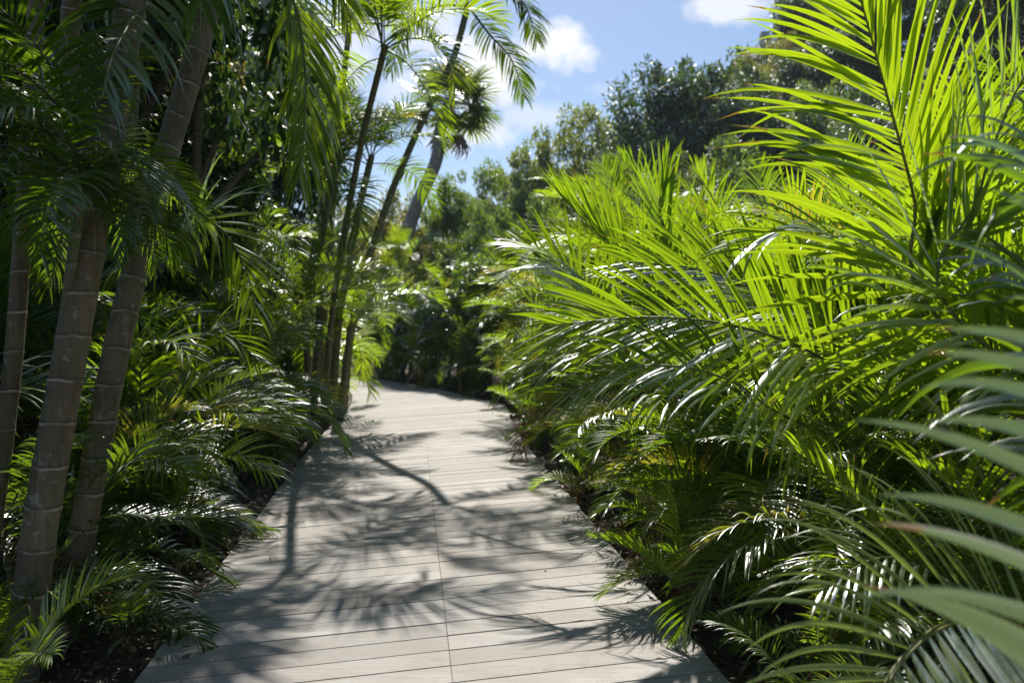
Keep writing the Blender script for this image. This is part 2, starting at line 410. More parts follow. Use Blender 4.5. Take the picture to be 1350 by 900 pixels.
def areca(label, x, y, H, nf, nc, L=1.5, seed=0, key='areca', lean=(0, 0), spread=.35, low=.25, cat='areca palm', group='areca palms along the boardwalk', name='areca_palm', mix=(.3, .35, .25, .1), z=None, cr=.022, alt=None, face=None):
    rg = random.Random(seed)
    gz = float(terrain_h(x, y)) if z is None else z
    root = thing(name, label, cat, (x, y, gz), group)
    tops = []
    for i in range(nc):
        a = 2 * math.pi * (i + rg.random() * .7) / nc; rr = spread * rg.uniform(.15, .6)
        b = (rr * math.cos(a), rr * math.sin(a), -.05)
        h = max(.15, (H - L * .6)) * rg.uniform(.45, 1.0)
        tp = (b[0] * (1 + .5 * h) + lean[0] * h + rg.uniform(-.1, .1), b[1] * (1 + .5 * h) + lean[1] * h, h)
        link('cane', cane_mesh(tp, cr * rg.uniform(.8, 1.15), cr * .7, n=10, matn='cane', base=b), root)
        tops.append((tp, a))
    cl = ['up', 'mid', 'low', 'hang']
    for i in range(nf):
        tp, a = tops[i % nc]
        c = rg.choices(cl, mix)[0]
        kk = key if (alt is None or rg.random() > .25) else alt
        if rg.random() < .05: kk = 'dry'; c = 'hang'
        me = rg.choice(KIT[kk][c])
        az_ = rg.uniform(0, 2 * math.pi)
        if face is not None and rg.random() < .45: az_ = face + rg.gauss(0, .7)
        dz = rg.uniform(-low, .05) * min(1, tp[2] * 1.2)
        link('frond', me, root, (tp[0] * .98, tp[1] * .98, max(.05, tp[2] + dz)), (rg.gauss(0, .07), rg.gauss(0, .07), az_), L * rg.uniform(.72, 1.12))
    return root


def hero(root, pts, up, seed, matn='areca_bright', stemn='stem', res=40, part='frond', **kw):
    C = catmull(pts, res) - np.array(root.location)
    a, b = frond_data(C, up, seed=seed, **kw)
    f = link(part, mk_mesh(part, a[0], [a[1]], [0], a[2], [M[matn]]), root)
    link('midrib', mk_mesh('midrib', b[0], [b[1]], [0], b[2], [M[stemn]]), f)
    return f


# ------------------------------------------------------------------ the setting: terrain, boardwalk
xs = np.concatenate([np.linspace(-400, -24, 16), np.linspace(-20, 40, 121), np.linspace(48, 400, 16)])
ys = np.concatenate([np.linspace(-300, -10, 12), np.linspace(-6, 70, 153), np.linspace(80, 900, 16)])
X, Y = np.meshgrid(xs, ys); Z = terrain_h(X, Y)
V = np.stack([X, Y, Z], -1).reshape(-1, 3)
ny, nx = X.shape; i = np.arange(ny - 1)[:, None] * nx; j = np.arange(nx - 1)[None]
F = np.stack([i + j, i + j + 1, i + nx + j + 1, i + nx + j], -1).reshape(-1, 4)
m, t = mat('garden_soil')
tcn = t.n('ShaderNodeTexCoord'); ob = tcn.outputs['Object']
c = t.mix(t.mapr(t.noise(3, 5, .6, ob), .35, .65), (.030, .020, .013), (.075, .050, .032))
c = t.mix(t.mapr(t.noise(45, 4, .7, ob), .55, .7), c, (.15, .10, .06))
sep = t.n('ShaderNodeSeparateXYZ'); t.l(ob, sep.inputs[0])
c = t.mix(t.mapr(sep.outputs[2], .8, 2.5), c, (.035, .055, .018))
p = t.n('ShaderNodeBsdfPrincipled'); t.l(c, p.inputs['Base Color']); p.inputs['Roughness'].default_value = .95
b = t.n('ShaderNodeBump'); b.inputs['Strength'].default_value = .9; b.inputs['Distance'].default_value = .03
t.l(t.noise(30, 6, .7, ob), b.inputs['Height']); t.l(b.outputs[0], p.inputs['Normal'])
t.l(p.outputs[0], t.n('ShaderNodeOutputMaterial').inputs[0])
structure('ground', mk_mesh('ground', V, [F], [0], None, [m]))

# boardwalk edges (x, y)
RE = [(1.45, -2), (1.2, 0), (.81, 3.1), (.47, 5.7), (.13, 8.4), (-.02, 10.2), (-.12, 11.6), (-.62, 12.65), (-1.25, 13.9), (-2.0, 15.15), (-3.65, 17.1), (-5.5, 18.2), (-8, 19)]
LE = [(-.85, -2), (-1.08, 0), (-1.49, 3.1), (-1.84, 5.7), (-2.18, 8.4), (-2.36, 10.3), (-2.55, 12.0), (-2.95, 13.7), (-3.6, 15.0), (-4.5, 16.0), (-5.9, 16.7), (-8.4, 17.1)]
NB = 190
rc = catmull([(a, b_, 0) for a, b_ in RE], 800); lc = catmull([(a, b_, 0) for a, b_ in LE], 800)
# match the two edges by straight board-perpendicular parameter
s_tot = .5 * (np.linalg.norm(np.diff(rc, axis=0), axis=1).sum() + np.linalg.norm(np.diff(lc, axis=0), axis=1).sum())
def edge_param(P, keys, yk):
    return P
def on(P, f):
    x = np.linspace(0, 1, len(P)); return np.array([np.interp(f, x, P[:, 0]), np.interp(f, x, P[:, 1]), 0])
# boards lie square to the walk: start right end slightly ahead of the left end
lr = np.linalg.norm(np.diff(rc, axis=0), axis=1).sum(); ll = np.linalg.norm(np.diff(lc, axis=0), axis=1).sum()
pitch = .143; nb = int(s_tot / pitch)
rng = np.random.default_rng(5)
Vb, Fb, Ab = [], [], []
TOPZ = .075
def board(q, col):
    """q: 4 plan corners (ccw) -> box with slightly eased top edge"""
    q = np.array(q); cen = q.mean(0); o_ = len(np.concatenate(Vb)) if Vb else 0
    dz = rng.normal(0, .0008)
    q_in = np.array([p_ + nrm((cen - p_)[None])[0] * .002 for p_ in q])
    vs = []
    for qq, z_ in ((q, TOPZ - .034), (q, TOPZ - .004), (q_in, TOPZ)):
        vv = qq.copy(); vv[:, 2] = z_ + dz; vs.append(vv)
    vs = np.vstack(vs)
    fs = [[3, 2, 1, 0], [8, 9, 10, 11]]
    for l_ in (0, 4):
        for k_ in range(4): fs.append([l_ + k_, l_ + (k_ + 1) % 4, l_ + 4 + (k_ + 1) % 4, l_ + 4 + k_])
    Vb.append(vs); Fb.append(np.array(fs) + board.n); Ab.append(np.tile([col, rng.random(), 0], (12, 1))); board.n += 12
board.n = 0
for k in range(nb):
    f0, f1 = k * pitch / s_tot, (k * pitch + pitch - .008) / s_tot
    sh = .0028                                            # a little skew, as in the photo
    l0, l1, r0_, r1_ = on(lc, f0), on(lc, f1), on(rc, min(1, f0 + sh)), on(rc, min(1, f1 + sh))
    jl, jr = rng.normal(0, .003), rng.normal(0, .003)
    d = nrm((r0_ - l0)[None])[0]; fm = .535; m0, m1 = l0 + (r0_ - l0) * fm, l1 + (r1_ - l1) * fm
    l0 = l0 + d * jl; l1 = l1 + d * jl; r0_ = r0_ + d * jr; r1_ = r1_ + d * jr
    if f0 > .40: board([l0, r0_, r1_, l1], rng.random()); continue
    board([l0, m0 - d * .0001, m1 - d * .0001, l1], rng.random())
    board([m0 + d * .0001, r0_, r1_, m1 + d * .0001], rng.random())
m, t = mat('weathered_decking')
a_ = t.n('ShaderNodeAttribute', attribute_name='lf'); s = t.n('ShaderNodeSeparateColor'); t.l(a_.outputs['Color'], s.inputs[0])
tcn = t.n('ShaderNodeTexCoord'); mp = t.n('ShaderNodeMapping'); mp.inputs['Scale'].default_value = (1.2, 22, 1); mp.inputs['Rotation'].default_value = (0, 0, R(-8))
off = t.n('ShaderNodeCombineXYZ'); t.l(t.math('MULTIPLY', s.outputs[0], 37), off.inputs[0]); t.l(t.math('MULTIPLY', s.outputs[1], 11), off.inputs[2])
va = t.n('ShaderNodeVectorMath', operation='ADD'); t.l(tcn.outputs['Object'], va.inputs[0]); t.l(off.outputs[0], va.inputs[1]); t.l(va.outputs[0], mp.inputs[0])
g = t.noise(3.5, 8, .65, mp.outputs[0]); blotch = t.noise(2.2, 5, .6, tcn.outputs['Object'])
c = t.mix(s.outputs[0], (.28, .265, .25), (.44, .42, .405))
c = t.mix(t.mapr(g, .35, .68), t.mix(.5, c, (.20, .17, .14)), c)
c = t.mix(t.math('MULTIPLY', t.mapr(blotch, .45, .7), .55), c, (.25, .21, .175))
wn = t.n('ShaderNodeTexWhiteNoise', noise_dimensions='1D'); t.l(s.outputs[1], wn.inputs['W'])
c = t.mix(t.math('MULTIPLY', t.math('POWER', wn.outputs[0], 3), .4), c, (.22, .19, .165))
c = t.mix(t.math('MULTIPLY', t.mapr(t.noise(9, 5, .7, tcn.outputs['Object']), .58, .66), .3), c, (.15, .125, .10))
c = t.mix(t.math('MULTIPLY', t.mapr(t.noise(60, 3, .6, tcn.outputs['Object']), .62, .72), .5), c, (.16, .13, .10))
p = t.n('ShaderNodeBsdfPrincipled'); t.l(c, p.inputs['Base Color']); p.inputs['Roughness'].default_value = .72; p.inputs['Specular IOR Level'].default_value = .35
b = t.n('ShaderNodeBump'); b.inputs['Strength'].default_value = .35; b.inputs['Distance'].default_value = .003
t.l(g, b.inputs['Height']); t.l(b.outputs[0], p.inputs['Normal']); t.l(p.outputs[0], t.n('ShaderNodeOutputMaterial').inputs[0])
DECK = m
bw = structure('boardwalk', mk_mesh('boardwalk', np.vstack(Vb), [np.vstack(Fb)], [0], np.vstack(Ab), [DECK], smooth=False))
# bearers under the boards, set in from each edge
bm_ = simple_mat('bearer_wood', (.03, .022, .015), (.06, .045, .03), 12, .9)
for ins in (.10, .5, .9):
    C = np.array([on(lc, f) * (1 - ins) + on(rc, f) * ins for f in np.linspace(0, 1, 90)])
    T = nrm(np.gradient(C, axis=0)); N_ = np.stack([T[:, 1], -T[:, 0], T[:, 2]], 1) * .03
    vs = np.stack([C - N_ + [0, 0, -.1], C + N_ + [0, 0, -.1], C + N_ + [0, 0, TOPZ - .040], C - N_ + [0, 0, TOPZ - .040]], 1).reshape(-1, 3)
    i = np.arange(89)[:, None] * 4; j = np.arange(4)[None]; j2 = (j + 1) % 4
    o = link('bearer', mk_mesh('bearer', vs, [np.stack([i + j, i + j2, i + 4 + j2, i + 4 + j], -1).reshape(-1, 4)], [0], None, [bm_], smooth=False), bw)

# ------------------------------------------------------------------ leaf litter along the beds
def scatter_leaves(P, size, rng, flat=.3):
    n = len(P)
    a = rng.uniform(0, 2 * math.pi, n); tl = rng.normal(0, flat, n)
    D = np.stack([np.cos(a) * np.cos(tl), np.sin(a) * np.cos(tl), np.sin(tl)], 1)
    W = nrm(np.cross(D, rng.normal(0, flat, (n, 3)) + [0, 0, 1]))
    return blades(P, D, W, size * rng.uniform(.5, 1.3, n), size * .28 * rng.uniform(.6, 1.5, n), rng.random(n), 2, .3, .3)
def edge_x(P, y): return np.interp(y, P[:, 1], P[:, 0])
rng = np.random.default_rng(11); n = 5200
yl = rng.uniform(1.2, 14, n); side = rng.random(n) < .5
xl = np.where(side, edge_x(lc, yl) - np.abs(rng.normal(.02, .5, n)) - .02, edge_x(rc, yl) + np.abs(rng.normal(.02, .5, n)) + .02)
Pl = np.stack([xl, yl, terrain_h(xl, yl) + rng.uniform(.005, .03, n)], 1)
n2_ = 150; y2 = rng.uniform(2.6, 13, n2_); s2 = rng.random(n2_) < .5; dd = np.abs(rng.normal(0, .14, n2_))
x2 = np.where(s2, edge_x(lc, y2) + dd, edge_x(rc, y2) - dd)
Pl = np.vstack([Pl, np.stack([x2, y2, np.full(n2_, TOPZ + .006)], 1)])
v_, f_, a__ = scatter_leaves(Pl, .07, rng)
tag(link('leaf_litter', mk_mesh('leaf_litter', v_, [f_], [0], a__, [M['dry']])), 'brown dry leaf litter on the soil beside the boardwalk', 'leaf litter', kind='stuff')

# ------------------------------------------------------------------ broadleaf trees
def crown_data(rx, ry, rz, ncl, nper, ls, seed, shell=.62, cz=0.):
    rng = np.random.default_rng(seed)
    u_ = nrm(rng.normal(size=(ncl, 3))); u_[:, 2] = np.where(u_[:, 2] < -.35, -u_[:, 2] * .5, u_[:, 2])
    rad = rng.uniform(shell, 1.0, ncl) ** .8
    lump = 1 + .16 * np.sin(u_[:, 0] * 5 + seed) * np.cos(u_[:, 2] * 6 + seed * 2) + .10 * np.sin(u_[:, 1] * 9 + seed)
    cen = u_ * (rad * lump)[:, None] * [rx, ry, rz] + [0, 0, cz]
    cr = rng.uniform(.10, .24, ncl) * (rx + rz) / 2
    P = cen[:, None] + nrm(rng.normal(size=(ncl, nper, 3))) * (cr[:, None] * rng.uniform(.3, 1.05, (ncl, nper)) ** .6)[..., None] * [1, 1, .62]
    tone = np.repeat(rng.random(ncl), nper) * .7
    P = P.reshape(-1, 3); n = len(P)
    out = nrm(P - np.repeat(cen, nper, 0) + rng.normal(0, .3, (n, 3)) * cr.mean())
    D = nrm(out + rng.normal(0, .7, (n, 3)))
    Nn = nrm(out * .5 + [0, 0, .9] + rng.normal(0, .5, (n, 3)))
    W = nrm(np.cross(D, Nn))
    lp = lambda tt: np.array([.12, 1.0, .05]) if len(tt) == 3 else np.sin(np.pi * tt)
    V, F, A = blades(P, D, W, ls * rng.uniform(.6, 1.3, n), ls * .55 * rng.uniform(.7, 1.2, n), tone + .3 * rng.random(n), 2, .25, .25, wprof=lp)
    return (V, F, A), cen

TREEKIT = {}
def treekit(key, matn, rx, rz, trunk_h, ncl, nper, ls, seed):
    a, cen = crown_data(rx, rx, rz, ncl, nper, ls, seed, cz=trunk_h + rz * .75)
    crown = mk_mesh('tree_crown', a[0], [a[1]], [0], a[2], [M[matn]])
    rg = random.Random(seed); parts = []
    top = (rg.uniform(-.2, .2), rg.uniform(-.2, .2), trunk_h + rz * .6)
    C = catmull([(0, 0, -.6), (rg.uniform(-.15, .15), 0, trunk_h * .5), top], 12); V, F, A = tube(C, np.linspace(.09 * rx + .05, .03 * rx, 12), 8); parts.append((V, F, A, 0))
    for q in rg.sample(range(len(cen)), 11):
        e = cen[q] * .92; b0 = C[rg.randint(5, 10)]
        mid_ = (b0 + e) / 2 + np.array([0, 0, -.12 * rz]); V, F, A = tube(catmull([b0, mid_, e], 8), np.linspace(.028 * rx, .008 * rx, 8), 6); parts.append((V, F, A, 0))
    V, F, mi, A = merge(parts)
    TREEKIT[key] = (crown, mk_mesh('tree_trunk', V, F, mi, A, [M['bark']]), trunk_h + rz * 1.7, rx)
treekit('dark1', 'tree_dark', 3.1, 3.0, 1.4, 190, 150, .17, 1)
treekit('dark2', 'tree_dark', 2.7, 2.2, 1.2, 160, 140, .16, 2)
treekit('olive1', 'tree_olive', 2.7, 2.1, 1.2, 190, 160, .12, 3)
treekit('olive2', 'tree_olive', 2.2, 2.3, 1.4, 140, 100, .13, 4)
treekit('mid1', 'tree_mid', 2.2, 2.1, 1.3, 140, 100, .15, 5)
treekit('mid2', 'tree_mid', 1.9, 1.5, .9, 110, 100, .13, 6)
treekit('fine1', 'tree_mid', 1.4, 1.6, 1.2, 60, 70, .12, 8)

def tree(key, label, px, ptop, Y, rpx, group=None, cat='tree', sink=None):
    """crown centre column px, top row ptop, depth Y, crown radius in pixels"""
    cr_, tr_, h, rx = TREEKIT[key]
    s_ = rpx * Y / FPX / rx
    top = at(px, ptop, Y); gz = float(terrain_h(top.x, Y))
    sz = min(max((top.z - gz) / h, s_ * .45), s_ * 2.6)
    rgz = random.Random(int(px * 7 + Y)).uniform(0, 6.28)
    root = thing('tree', label, cat, (top.x, Y, top.z - sz * h), group)
    link('crown', cr_, root, rot=(0, 0, rgz), sc=(s_, s_, sz)); link('trunk', tr_, root, rot=(0, 0, rgz), sc=(s_, s_, sz))
    return root

G1 = 'trees beyond the end of the path'; G2 = 'trees on the wooded hillside'; G3 = 'dark trees behind the left palms'
for a in [
    ('dark1', 'large dark green round-crowned tree on the skyline right of the open sky', 902, 70, 32, 98, G2),
    ('olive1', 'pale olive tree with a domed crown left of the large dark tree', 778, 156, 34, 100, G1),
    ('mid1', 'mid green tree just left of the domed olive tree', 708, 206, 33, 46, G1),
    ('fine1', 'airy small-leaved tree with wispy top, lowest point of the skyline', 632, 214, 31, 42, G1),
    ('mid2', 'rounded green tree right of the leaning grey palm trunk', 598, 240, 27, 40, G1),
    ('olive2', 'yellowish green tree behind the wispy tree and the mid green tree', 668, 226, 38, 50, G1),
    ('mid1', 'green tree behind the leaning palm canes, left of the grey trunk', 520, 255, 28, 48, G1),
    ('olive2', 'pale green tree seen low between the leaning canes', 465, 270, 32, 50, G1),
    ('dark2', 'dark low tree under the domed olive tree', 800, 235, 27, 55, G1),
    ('mid2', 'small green tree beneath the mid green skyline tree', 725, 262, 25, 45, G1),
    ('mid2', 'small green bushy tree beneath the wispy skyline tree', 650, 275, 23, 42, G1),
    ('dark2', 'dark tree standing against the sky at the top of the hillside', 1075, -22, 52, 62, G2),
    ('olive1', 'olive green tree below the hilltop house roof', 985, 84, 46, 50, G2),
    ('olive2', 'small olive tree right of the hilltop house roof', 1040, 52, 48, 34, G2),
    ('dark1', 'dark leafy tree on the slope between the skyline tree and the tallest frond', 985, 118, 30, 62, G2),
    ('dark2', 'shadowed tree low on the slope under the big dark tree', 905, 205, 25, 62, G2),
    ('dark1', 'dark tree behind the tip of the tallest yellow-green frond', 1110, 30, 40, 74, G2),
    ('mid1', 'mid green hillside tree behind the tallest yellow-green frond', 1080, 110, 29, 60, G2),
    ('dark2', 'dark tree right of the tallest frond on the upper slope', 1210, -40, 36, 88, G2),
    ('dark1', 'dark tree at the upper right corner of the slope', 1330, -60, 30, 100, G2),
    ('dark1', 'shaded tree on the slope behind the right-hand hedge fronds', 1190, 120, 24, 92, G2),
    ('dark2', 'shaded tree near the right margin above the hedge', 1330, 130, 19, 110, G2),
    ('dark2', 'dark bushy tree directly behind the middle of the right hedge', 1010, 240, 20, 72, G2),
    ('dark2', 'dark bushy tree behind the right hedge below the tallest frond', 1140, 270, 16, 95, G2),
    ('dark1', 'tall dark tree filling the gap behind the ringed trunks', 330, 40, 13.5, 95, G3),
    ('dark2', 'dark bushy tree behind the left hedge beside the cane cluster', 385, 300, 15, 75, G3),
    ('dark1', 'dark tree behind the second ringed trunk', 205, -60, 10, 110, G3),
    ('dark2', 'dark tree low behind the left hedge', 265, 260, 10.5, 110, G3),
    ('dark1', 'dark tree at the left margin behind all the palms', 60, -90, 8.5, 150, G3),
    ('dark2', 'low dark tree at the left margin behind the front trunk', 100, 250, 7.5, 120, G3),
    ('olive2', 'distant pale tree behind the foot of the grey trunk', 545, 300, 44, 62, G1),
    ('mid1', 'distant green tree low behind the tall dark shrub', 620, 285, 46, 62, G1),
    ('mid2', 'distant green tree low behind the middle of the cane cluster', 470, 300, 46, 66, G1),
    ('olive1', 'distant olive tree low behind the right hedge', 700, 270, 48, 66, G1),
    ('mid1', 'distant green tree low to the left of the cane cluster', 395, 280, 44, 70, G1),
    ('mid2', 'far green bushy tree showing under the leaning grey trunk', 575, 340, 30, 52, G1),
    ('dark1', 'rounded dark tree on the slope just right of the big skyline tree', 955, 112, 37, 84, G2),
    ('dark1', 'dark tree filling the slope below the big skyline tree', 860, 165, 29, 66, G2),
    ('mid1', 'green tree on the slope under the upright pair of fronds', 960, 190, 24, 60, G2),
    ('dark2', 'tall dark tree above the nearest ringed trunks at the top left', 90, -420, 7.5, 260, G3),
    ('mid1', 'tall green tree with sky showing through, above the glowing drooping frond', 350, -40, 17, 90, G3),
    ('dark2', 'dark tree filling the bank behind the left hedge', 180, 130, 9.0, 160, G3),
]: tree(*a)

# hilltop house: only its roof corner and flues clear the trees
def box_mesh(name, x0, x1, y0, y1, z0, z1, m_):
    V = np.array([(x, y, z) for z in (z0, z1) for (x, y) in ((x0, y0), (x1, y0), (x1, y1), (x0, y1))], float)
    F = np.array([[3, 2, 1, 0], [4, 5, 6, 7], [0, 1, 5, 4], [1, 2, 6, 5], [2, 3, 7, 6], [3, 0, 4, 7]])
    return mk_mesh(name, V, [F], [0], None, [m_], smooth=False)
RW = simple_mat('pale_render', (.45, .43, .40), (.55, .53, .50), 4, .9); RF = simple_mat('slate_blue_roof', (.06, .075, .11), (.10, .115, .15), 9, .6)
hp = at(1012, 62, 55); hz = float(terrain_h(hp.x, 55))
h = thing('house', 'hilltop house with a low slate-blue roof above the trees', 'house', (hp.x + 1.5, 57, hz))
zt = hp.z - hz
link('wall', box_mesh('wall', -3, 3.5, -2, 3, -.5, zt - .9, RW), h)
V = np.array([(-4, -3, zt - 1.1), (4.4, -3, zt - 1.1), (4.4, 4, zt - 1.1), (-4, 4, zt - 1.1), (-1.5, .5, zt + 1.0), (2, .5, zt + 1.0)], float)
rf = link('roof', mk_mesh('roof', V, [np.array([[0, 1, 5, 4], [2, 3, 4, 5]]), np.array([[1, 2, 5], [3, 0, 4]]), np.array([[3, 2, 1, 0]])], [0, 0, 0], None, [RF], smooth=False), h)
link('chimney', box_mesh('chimney', -1.2, -.6, .2, .8, zt + .3, zt + 1.9, RW), rf)
link('chimney', box_mesh('chimney', .3, .6, .3, .6, zt + .6, zt + 2.1, RF), rf)
link('window', box_mesh('window', -1.8, -.4, -2.02, -1.98, zt - 2.6, zt - 1.4, RF), h)

# ------------------------------------------------------------------ right hedge of areca palms
P_ = areca
A1 = 'areca palms along the right edge'; A2 = 'taller areca palms behind the right edge'; A3 = 'areca palms at the bend'
PI = math.pi
def re_x(y): return float(edge_x(rc, y))
def le_x(y): return float(edge_x(lc, y))
front = [
    (1.55, .75, .8, 8, 4, 1.0, 'pale-leaved areca palm nearest the camera at the bottom right corner'),
    (2.45, .85, 1.05, 22, 5, .95, 'low areca palm right of the boardwalk, just beyond the bottom right palm'),
    (3.3, .85, 1.1, 24, 6, .95, 'areca palm whose low drooping frond hangs beside the nearest right boards'),
    (4.2, .82, 1.25, 26, 6, 1.0, 'areca palm with silvery arched frond, right edge, opposite the star-shaped shadow'),
    (5.2, .8, 1.4, 26, 6, 1.1, 'bushy areca palm right of the boardwalk just past the silvery arched frond'),
    (6.4, .75, 1.5, 26, 6, 1.15, 'bushy areca palm midway along the straight right edge'),
    (7.7, .75, 1.8, 26, 6, 1.25, 'bushy areca palm near the far end of the straight right edge'),
    (9.1, .75, 2.1, 26, 6, 1.3, 'areca palm on the right just before the boardwalk bends left'),
    (10.7, .8, 2.3, 26, 6, 1.35, 'areca palm at the outside corner where the right edge turns'),
]
for k, (y, off, H, nf, nc, L, lb) in enumerate(front):
    P_(lb, re_x(y) + off, y, H, nf, nc, L, 100 + k, key='areca', alt='bright', group=A1, face=PI * 1.08, mix=(.2, .35, .3, .15))
back = [
    (2.0, 1.85, 2.0, 22, 5, 1.5, 'areca palm at the right margin with dark shaded broad blades'),
    (2.9, 1.65, 2.1, 22, 5, 1.5, 'tall areca palm holding the tallest yellow-green frond against the hillside'),
    (3.9, 1.75, 2.0, 24, 6, 1.45, 'areca palm behind the wide sunlit frond in the middle right'),
    (5.0, 1.8, 2.1, 26, 6, 1.5, 'areca palm with a pair of upright fronds before the olive tree'),
    (6.2, 1.9, 2.4, 26, 6, 1.5, 'areca palm with upright fronds under the big dark tree'),
    (7.6, 1.8, 2.9, 26, 6, 1.5, 'areca palm in the second row left of the upright pair of fronds'),
    (9.2, 1.7, 3.3, 26, 6, 1.55, 'areca palm in the second row above the far right edge'),
    (11.2, 1.7, 3.7, 26, 6, 1.6, 'areca palm in the second row behind the corner of the boardwalk'),
]
for k, (x, y, H, lb) in enumerate([(.55, 11.6, 1.4, 'low dark palm right at the outside corner of the boardwalk'), (.0, 12.75, 1.5, 'low dark palm on the outer edge just past the corner'),
        (-.75, 13.95, 1.5, 'low dark palm on the outer edge beside the tall dark shrub'), (-1.5, 15.2, 1.5, 'low dark palm on the outer edge of the far boards'),
        (-2.45, 16.5, 1.5, 'low dark palm near the far end of the outer edge'), (-3.4, 17.9, 1.5, 'low dark palm at the far end of the outer edge'), (-4.9, 18.8, 1.6, 'low dark palm beyond the far left end of the boards')]):
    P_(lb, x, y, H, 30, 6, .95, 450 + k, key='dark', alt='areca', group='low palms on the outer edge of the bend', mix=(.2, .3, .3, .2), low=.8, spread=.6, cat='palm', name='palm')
BK = []
for k, (y, off, H, nf, nc, L, lb) in enumerate(back):
    BK.append(P_(lb, re_x(y) + off, y, H, nf, nc, L, 200 + k, key='bright' if k % 2 else 'areca', alt='bright', group=A2, face=PI * 1.1, mix=(.45, .35, .15, .05)))
rear = [(3.2, 3.2, 2.4, 'areca palm in the rear row at the right margin'), (4.8, 3.3, 2.5, 'areca palm in the rear row behind the tallest frond'),
        (6.6, 3.3, 2.5, 'areca palm in the rear row behind the upright fronds'), (8.8, 3.4, 2.7, 'areca palm in the rear row below the shadowed slope tree'),
        (11.5, 3.6, 2.9, 'areca palm in the rear row below the domed olive tree'), (14.5, 3.6, 3.0, 'farthest areca palm of the rear row on the right')]
for k, (y, off, H, lb) in enumerate(rear):
    P_(lb, re_x(min(y, 10)) + off, y, H, 20, 5, 1.6, 300 + k, key='areca', alt='dark', group='areca palms in the rear row on the right', mix=(.45, .35, .2, 0))
bend = [(.9, 12.9, 2.9, 'areca palm straight behind the corner of the boardwalk'), (.1, 14.4, 2.8, 'areca palm beyond the bend, right of the dark broadleaf shrub'),
        (-1.0, 16.2, 2.3, 'areca palm behind the middle of the far boardwalk'), (-2.4, 18.0, 2.0, 'bright areca palm at the far end of the boardwalk'),
        (-3.9, 19.4, 2.1, 'areca palm beyond the far left end of the boardwalk'), (.8, 17.2, 3.6, 'taller areca palm behind the bend in front of the small green tree'),
        (-.8, 19.0, 3.4, 'taller areca palm in front of the wispy skyline tree'), (-3.0, 20.2, 3.9, 'taller areca palm in front of the grey palm trunk'),
        (2.6, 16.5, 3.6, 'tall areca palm behind the bend below the dark low tree')]
for k, (x, y, H, lb) in enumerate(bend):
    P_(lb, x, y, H, 26, 6, 1.35, 400 + k, key='bright' if k in (1, 3, 6, 7) else 'areca', alt='bright', group=A3, mix=(.3, .35, .25, .1), face=-PI / 2)

# hero fronds of the right hedge, each rising from its own palm
def base_of(root, dx=0, dy=0, h=.7): l = root.location; return Vector((l.x + dx, l.y + dy, l.z + h))
b = BK[1]   # tallest frond
hero(b, [base_of(b, .1, -.2, .6), at(1238, 420, 2.75), at(1205, 260, 2.7), at(1165, 110, 2.62), at(1128, -25, 2.5)], (-.25, -1, .1), 11, nl=64, Ll=.74, wd=.027, vee=10, sw={-1: (70, 34), 1: (44, 12)}, droop=.48, pet=.32, r0=.013, r1=.003, K=8)
hero(b, [base_of(b, .25, -.2, .6), at(1262, 420, 2.5), at(1290, 260, 2.5), at(1335, 130, 2.5), at(1400, 20, 2.45)], (.1, -1, .3), 12, nl=44, Ll=.58, wd=.023, vee=15, sw=(56, 22), droop=.35, pet=.34, r0=.012, r1=.003, K=8)
hero(b, [base_of(b, .1, -.2, .6), at(1190, 400, 3.1), at(1130, 330, 3.1), at(1050, 300, 3.05), at(975, 330, 3.0)], (-.1, -.5, 1), 13, nl=36, Ll=.50, wd=.027, vee=15, sw=(60, 22), droop=.7, pet=.35, r0=.011, r1=.003, K=7)
b = BK[2]   # wide sunlit frond, middle right
hero(b, [base_of(b, 0, -.3, .6), at(1130, 500, 3.3), at(1010, 440, 3.15), at(870, 418, 3.2), at(735, 428, 3.35)], (.1, -1, .45), 21, nl=52, Ll=.66, wd=.030, vee=16, sw=(64, 20), droop=.32, pet=.28, r0=.012, r1=.003, K=8)
hero(b, [base_of(b, 0, -.2, .7), at(1120, 470, 3.7), at(1020, 390, 3.7), at(920, 355, 3.75), at(830, 345, 3.85)], (.1, -.9, .6), 22, nl=48, Ll=.62, wd=.029, vee=20, sw=(60, 20), droop=.25, pet=.28, r0=.012, r1=.003, K=8)
hero(b, [base_of(b, -.1, -.3, .6), at(1060, 560, 3.1), at(960, 500, 3.0), at(850, 482, 3.0), at(740, 520, 3.1)], (.1, -.7, .7), 23, nl=46, Ll=.50, wd=.022, vee=14, sw=(66, 26), droop=.9, pet=.28, r0=.011, r1=.003, K=8, matn='areca')
b = BK[3]   # upright pair before the olive tree
hero(b, [base_of(b, -.2, 0, .8), at(880, 430, 4.7), at(835, 360, 4.7), at(780, 300, 4.75), at(742, 262, 4.8)], (.6, -.5, 1), 31, nl=56, Ll=.62, wd=.032, vee=48, sw=(50, 14), droop=.08, pet=.3, r0=.012, r1=.003)
hero(b, [base_of(b, 0, 0, .8), at(900, 400, 4.9), at(885, 330, 5.0), at(870, 270, 5.0), at(878, 225, 5.05)], (0, -1, .3), 32, nl=50, Ll=.60, wd=.032, vee=20, sw=(38, 12), droop=.1, pet=.34, r0=.012, r1=.003)
hero(b, [base_of(b, -.2, 0, .8), at(830, 440, 4.9), at(770, 370, 5.0), at(715, 330, 5.1), at(665, 320, 5.3)], (.2, -.8, .7), 33, nl=44, Ll=.55, wd=.03, vee=28, sw=(60, 20), droop=.5, pet=.3, r0=.012, r1=.003)

